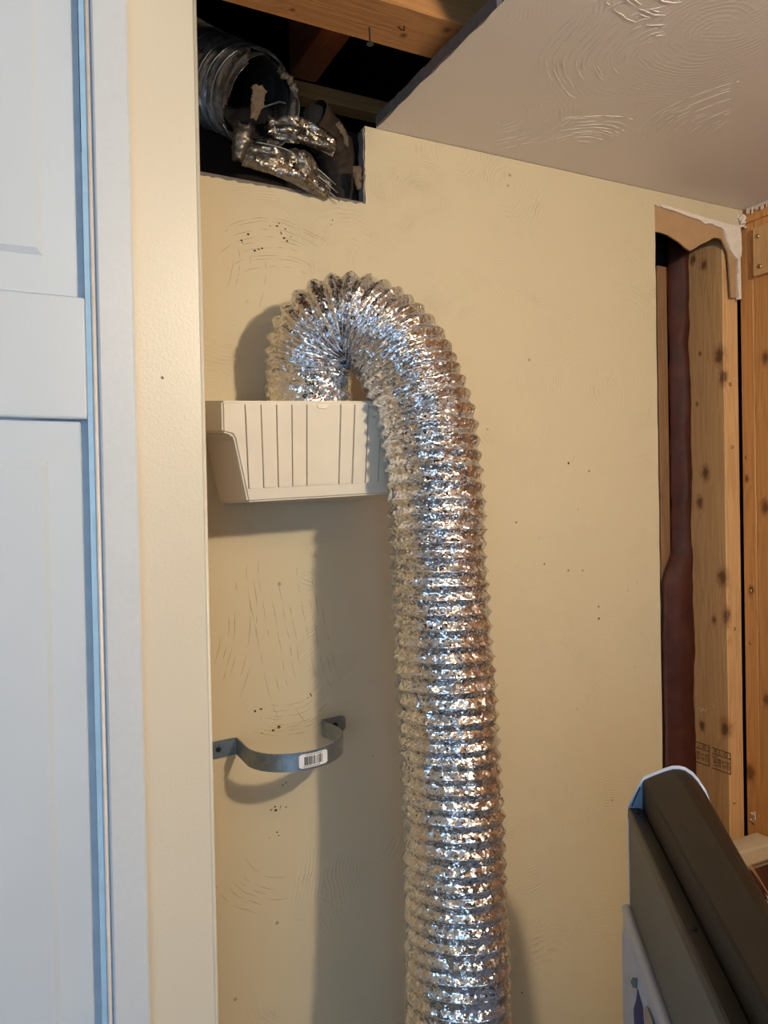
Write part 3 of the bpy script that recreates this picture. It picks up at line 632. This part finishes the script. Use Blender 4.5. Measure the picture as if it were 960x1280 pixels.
def flap(pts, wid, mat, par, seed, nm='torn_flap', nrm=(0, -1, .2), **k):
    """crumpled torn sheet along a centre line"""
    P_, S_ = spline(pts, .003); b = bmesh.new(); rows = []; N_ = Vector(nrm)
    for i, p in enumerate(P_):
        d = Vector(P_[min(i+1, len(P_)-1)]-P_[max(i-1, 0)]).normalized(); sd = d.cross(N_).normalized(); u_ = i/(len(P_)-1); wv_ = wid*(1-.55*u_**2)*(1+.35*noise.noise(Vector((u_*9, seed, 0))))
        nrml = sd.cross(d)
        rows.append([b.verts.new(Vector(p)+sd*wv_*(k_/5-.5)+nrml*(.006*noise.noise(Vector((u_*7+seed, k_*.8, 1)))+.25*wid*sin(pi*k_/5))) for k_ in range(6)])
    for A, B in zip(rows, rows[1:]):
        for j in range(5): b.faces.new((A[j], A[j+1], B[j+1], B[j]))
    bmesh.ops.solidify(b, geom=b.faces[:], thickness=.0008)
    return obj(nm, b, mat, par, smooth=True, **k)
p1 = [(.120, .165, .690), (.165, .135, .648), (.215, .100, .602), (.255, .058, .562), (.284, .014, .527), (.303, -.026, .498), (.311, -.044, .485)]
od = thing('torn_foil_duct', (.25, .02, .48), 'large dusty foil duct torn open at its end, in the upper left of the hole', 'duct')
old_tube('duct_sleeve', p1, .0550, .019, .0032, m_old, od, .012, seed=21, noise_k=.8)
helix(p1, .0553, .019, .0008, m_galv, od, cut=.022)
inner = p1[:-1]
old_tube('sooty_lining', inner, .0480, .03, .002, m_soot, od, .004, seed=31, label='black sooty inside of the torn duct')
flap([(.285, -.030, .462), (.281, -.034, .446), (.277, -.030, .430), (.276, -.027, .414)], .026, m_old, od, 3)
flap([(.296, -.056, .497), (.292, -.060, .478), (.287, -.057, .456)], .017, m_torn, od, 5, label='pale torn liner flap hanging from the duct end')
flap([(.322, -.050, .530), (.342, -.042, .520), (.352, -.034, .506)], .014, m_old, od, 8)
obj('loose_wire', tube([(.285, -.058, .462), (.300, -.056, .475), (.325, -.045, .492), (.336, -.035, .497)], .0009, 6), m_galv, od)
# crushed foil pieces
cf = thing('crushed_foil_duct', (.35, -.01, .405), 'crumpled bright foil duct scraps lying at the bottom of the hole', 'duct scrap')
def shell(nm, c0, c1, r, a0, a1, seed, mat, par, bow=.012, **k):
    b = bmesh.new(); c0, c1 = Vector(c0), Vector(c1); ax = (c1-c0).normalized(); up = Vector((0, -.55, .85)); s1 = ax.cross(up).normalized(); up = s1.cross(ax); n_, m_ = 44, 22; rows = []
    for i in range(n_+1):
        u_ = i/n_; c = c0.lerp(c1, u_)+up*bow*sin(pi*u_); row = []
        for j in range(m_+1):
            a = a0+(a1-a0)*j/m_; ridge = .0040*abs(sin(a*3.2+u_*.6)); q = noise.noise(Vector((u_*4, a*2.2, seed)))*.008+noise.noise(Vector((u_*30, a*9, seed+4)))*.0011
            row.append(b.verts.new(c+(up*cos(a)+s1*sin(a))*(r*(1-.35*abs(2*u_-1)**3)+q+ridge)))
        rows.append(row)
    for A, B in zip(rows, rows[1:]):
        for j in range(m_): b.faces.new((A[j], A[j+1], B[j+1], B[j]))
    bmesh.ops.solidify(b, geom=b.faces[:], thickness=.0008)
    return obj(nm, b, mat, par, smooth=True, **k)
shell('upper_scrap', (.322, .002, .478), (.412, -.002, .466), .017, -1.7, 2.0, 2, m_old2, cf, .004)
shell('lower_scrap', (.290, .004, .436), (.404, .006, .410), .024, -1.6, 1.9, 6, m_old2, cf, .008)
for k in range(3):
    dx = k*.004; obj('wire_ring', tube([(.300+dx+.11*u_, -.026+.010*u_+.003*k, .446-k*.009-.030*u_+.012*sin(pi*u_)) for u_ in np.linspace(0, 1, 14)], .0009, 6), m_galv, cf, smooth=True)
# sooty elbow pipe
pe = thing('sooty_elbow_pipe', (.44, .05, .41), 'black sooty elbow pipe end tucked against the right side of the hole', 'pipe')
pp = [(.392, .022, .516), (.410, .030, .508), (.432, .040, .494), (.447, .050, .470), (.455, .055, .440), (.458, .058, .408)]
P_, S_ = spline(pp, .003)
b = bmesh.new(); T_, a_, b__ = frames(P_); n_ = 36; rows = []
for i, (p, t_, a, c) in enumerate(zip(P_, T_, a_, b__)):
    r0 = .026+(.002 if i < 3 else 0)+.0016*(abs(sin(S_[i]*150))**6)
    rows.append([b.verts.new(Vector(p+(a*cos(2*pi*k/n_)+c*sin(2*pi*k/n_))*(r0+.002*noise.noise(Vector((k*.6, S_[i]*60, 2)))))) for k in range(n_)])
for A, B in zip(rows, rows[1:]):
    for k in range(n_): b.faces.new((A[k], A[(k+1) % n_], B[(k+1) % n_], B[k]))
bmesh.ops.solidify(b, geom=b.faces[:], thickness=.002); obj('elbow_body', b, m_rust, pe, smooth=True)
P2 = P_[4]; obj('lint_plug', sphere(tuple(P_[3]), .023, .95, .95, .95, 16), m_soot, pe, label='black lint blocking the pipe mouth')
flap([(.425, .008, .510), (.436, .010, .497), (.442, .016, .482)], .009, m_torn, pe, 14)
flap([(.448, -.002, .452), (.450, 0, .438), (.452, .002, .420)], .014, m_torn, pe, 17)
# ================================================================ DRYER (rotated, back towards the duct)
KD = .82/1.08; PX, PY = .7806*KD, -.95+.81*KD; ang = radians(34.4); DD = Vector((-sin(ang), -cos(ang), 0)); LL = Vector((cos(ang), -sin(ang), 0))
TD = Matrix(((LL.x, DD.x, 0, PX), (LL.y, DD.y, 0, PY), (0, 0, 1, 0), (0, 0, 0, 1)))       # local: s to the right, t towards the viewer, z up
dy = thing('dryer', (PX+.29*LL.x+.28*DD.x, PY+.29*LL.y+.28*DD.y, FL), 'white dryer with dark brown control console seen from behind', 'dryer')
def TP(p): return TD @ (Vector(p)*KD)
FLD = FL/KD; WD = .80; ZR = -.4300; ZP = -.5670
K_ = 1.08
prof = [(.000, -.010), (.001, -.001), (.003, 0), (.0165, 0), (.0175, .002), (.0180, .033), (.0200, .0365), (.030, .0415), (.045, .0480), (.056, .0515), (.064, .0518), (.071, .0500), (.079, .0445), (.086, .0365), (.094, .024), (.104, -.004), (.122, -.110)]
prof = [(a*K_, ZR+c*K_) for a, c in prof]+[(.122*K_, ZP+.001), (0, ZP+.001)]
body_p = prof[4:-1]+[(.0190, ZP+.001)]
def narrow(a, t): k = min(1, max(0, (a-.03)/.07)); return a-.065*min(t, .40)*k*k*(3-2*k)
shell_bm = prism(body_p, .396, lambda a, c, d: TP((narrow(a, .004+d), .004+d, c)), 0)
shell_bm = prism(body_p, WD-.402, lambda a, c, d: TP((narrow(a, .4+d), .4+d, c)), 0, bm=shell_bm)
obj('console_shell', shell_bm, m_conbrown, dy, label='dark brown console top')
obj('console_rim', prism([(.0, ZR-.013), (.001, ZR-.002), (.003, ZR), (.0186, ZR), (.0186, ZR-.013)], WD-.002, lambda a, c, d: TP((a-.001, .002+d, c)), 0), m_conrim, dy, label='black ledge along the console back')
obj('back_plate', prism([(.0005, ZP), (.0005, ZR-.0135), (.0186, ZR-.0135), (.0186, ZP)], WD-.003, lambda a, c, d: TP((a, .003+d, c)), .0006, seg=1), m_congrey, dy, label='grey steel plate on the back of the console')
capp = [(-.0005, -.010), (.0002, .002), (.0165, .0355), (.020, .0395), (.045, .0508), (.056, .0545), (.064, .0548), (.072, .0530), (.081, .0470), (.088, .0385), (.096, .0255), (.106, -.004), (.124, -.110)]
capp = [(a*K_, ZR+c*K_) for a, c in capp]+[(.125*K_, ZP), (0, ZP)]
cp = obj('end_cap', prism(capp, .0045, lambda a, c, d: TP((a, -.0010+d, c)), .0004, seg=1), m_appl, dy, label='white plastic end cap of the console')
obj('cap_fin', prism([(.0012, ZR+.0015), (.0178, ZR+.036), (.0178, ZR+.0015)], .0006, lambda a, c, d: TP((a, .0036+d, c)), 0), m_fin, cp, label='inside triangle of the white cap, blue light put into its colour')
obj('fin_rib', tube([TP((.0045, .0045, ZR+.0025)), TP((.0160, .0045, ZR+.030))], .0006, 6), m_conrim, cp)
for t_ in (.020, .31): screw(dy, 'screw', TP((.0095, t_, ZR+.0002)), (0, 0, 1), .0028, m_ink, .0015)
cab = [(-.0085, FLD+.03), (-.0085, ZP-.030), (-.0085, ZP-.012), (-.0070, ZP-.005), (-.0035, ZP-.0012), (.001, ZP), (.812, ZP-.002), (.820, ZP-.010), (.820, FLD+.03)]
obj('cabinet', prism(cab, WD, lambda a, c, d: TP((a, d, c)), 0), m_appl, dy, label='white enamelled cabinet')
obj('edge_roll', tube([TP((-.0045, .004, ZP-.004)), TP((-.0045, WD-.004, ZP-.004))], .0065*KD, 14), m_appl, dy, smooth=True)
obj('back_sheet', prism([(-.0110, FLD+.04), (-.0110, ZP-.045), (-.0086, ZP-.030), (-.0086, FLD+.04)], WD-.03, lambda a, c, d: TP((a, .002+d, c)), 0), m_appl, dy)
def on_back(pts, nm, m, off=-.0112, **k): return obj(nm, prism(pts, .0006, lambda a, c, d: TP((off-d, a, c)), 0), m, dy, **k)
on_back([(.118, -.612), (.150, -.614), (.158, -.633), (.170, -.70), (.110, -.72), (.092, -.672), (.089, -.657), (.108, -.633)], 'film_patch', m_navy, label='torn navy blue film patch on the back')
on_back([(.156, -.611), (.174, -.597), (.205, -.592), (.235, -.63), (.19, -.66), (.166, -.632)], 'paper_tag', m_tag, label='small tan paper tag')
on_back([(.070, -.633), (.086, -.617), (.112, -.602), (.113, -.615), (.087, -.630)], 'teal_mark', m_teal)
for a in ((.05, .05), (.05, WD-.05), (.76, .05), (.76, WD-.05)): obj('foot', tube([TP((a[0], a[1], FLD)), TP((a[0], a[1], FLD+.031))], .018, 16), m_conrim, dy)
# ================================================================ BEIGE APPLIANCE IN THE CORNER
wa = thing('washing_machine', (1.10, -.15, FL), 'beige appliance top with a chrome-framed dark lid in the right corner', 'washing machine')
ZT = -.603
obj('cabinet', box(.93, 1.196, -.50, -.0240, FL+.015, ZT, .004), m_beige, wa)
obj('back_ledge', prism([(0, 0), (.036, 0), (.034, .005), (.020, .007), (0, .007)], .262, lambda a, c, d: (.932+d, -.0245-a, ZT+.0004+c), .001), m_beige, wa, label='raised beige strip along the back edge')
lx0, lx1, ly0, ly1 = 1.01, 1.19, -.48, -.1010
lid = obj('lid', box(lx0+.006, lx1-.006, ly0+.006, ly1-.006, ZT+.0003, ZT+.004, .001), m_maroon, wa, label='glossy dark maroon lid window')
tb = bmesh.new()
ring = [(lx0, ly0), (lx1, ly0), (lx1, ly1), (lx0+.070, ly1), (lx0, ly1-.09)]
ring.append(ring[0]); tb = tube([(a, c, ZT+.004) for a, c in ring], .0034, 12, True)
obj('chrome_rim', tb, m_chrome, lid, smooth=True, label='chrome rim')
for x, y in ((.95, -.48), (1.175, -.48), (.95, -.05), (1.175, -.05)): obj('foot', tube([(x, y, FL), (x, y, FL+.016)], .012, 12), m_conrim, wa)
# ================================================================ CEILING LAMP (the room's own light, behind the camera's right shoulder)
la = thing('ceiling_lamp', (BULB[0], BULB[1], CE), 'bare bulb in a white ceiling socket above the viewer', 'lamp')
obj('bulb', sphere(BULB, .030, n=24), m_bulb, la, smooth=True)
obj('socket', tube([(BULB[0], BULB[1], BULB[2]+.030), (BULB[0], BULB[1], BULB[2]+.055), (BULB[0], BULB[1], CE-.012), (BULB[0], BULB[1], CE-.001)], [.015, .018, .028, .055], 24), m_white, la)
print('objects', len(sc.objects), 'tris', sum(len(o.data.loop_triangles) or len(o.data.polygons)*2 for o in sc.objects if o.type == 'MESH'))
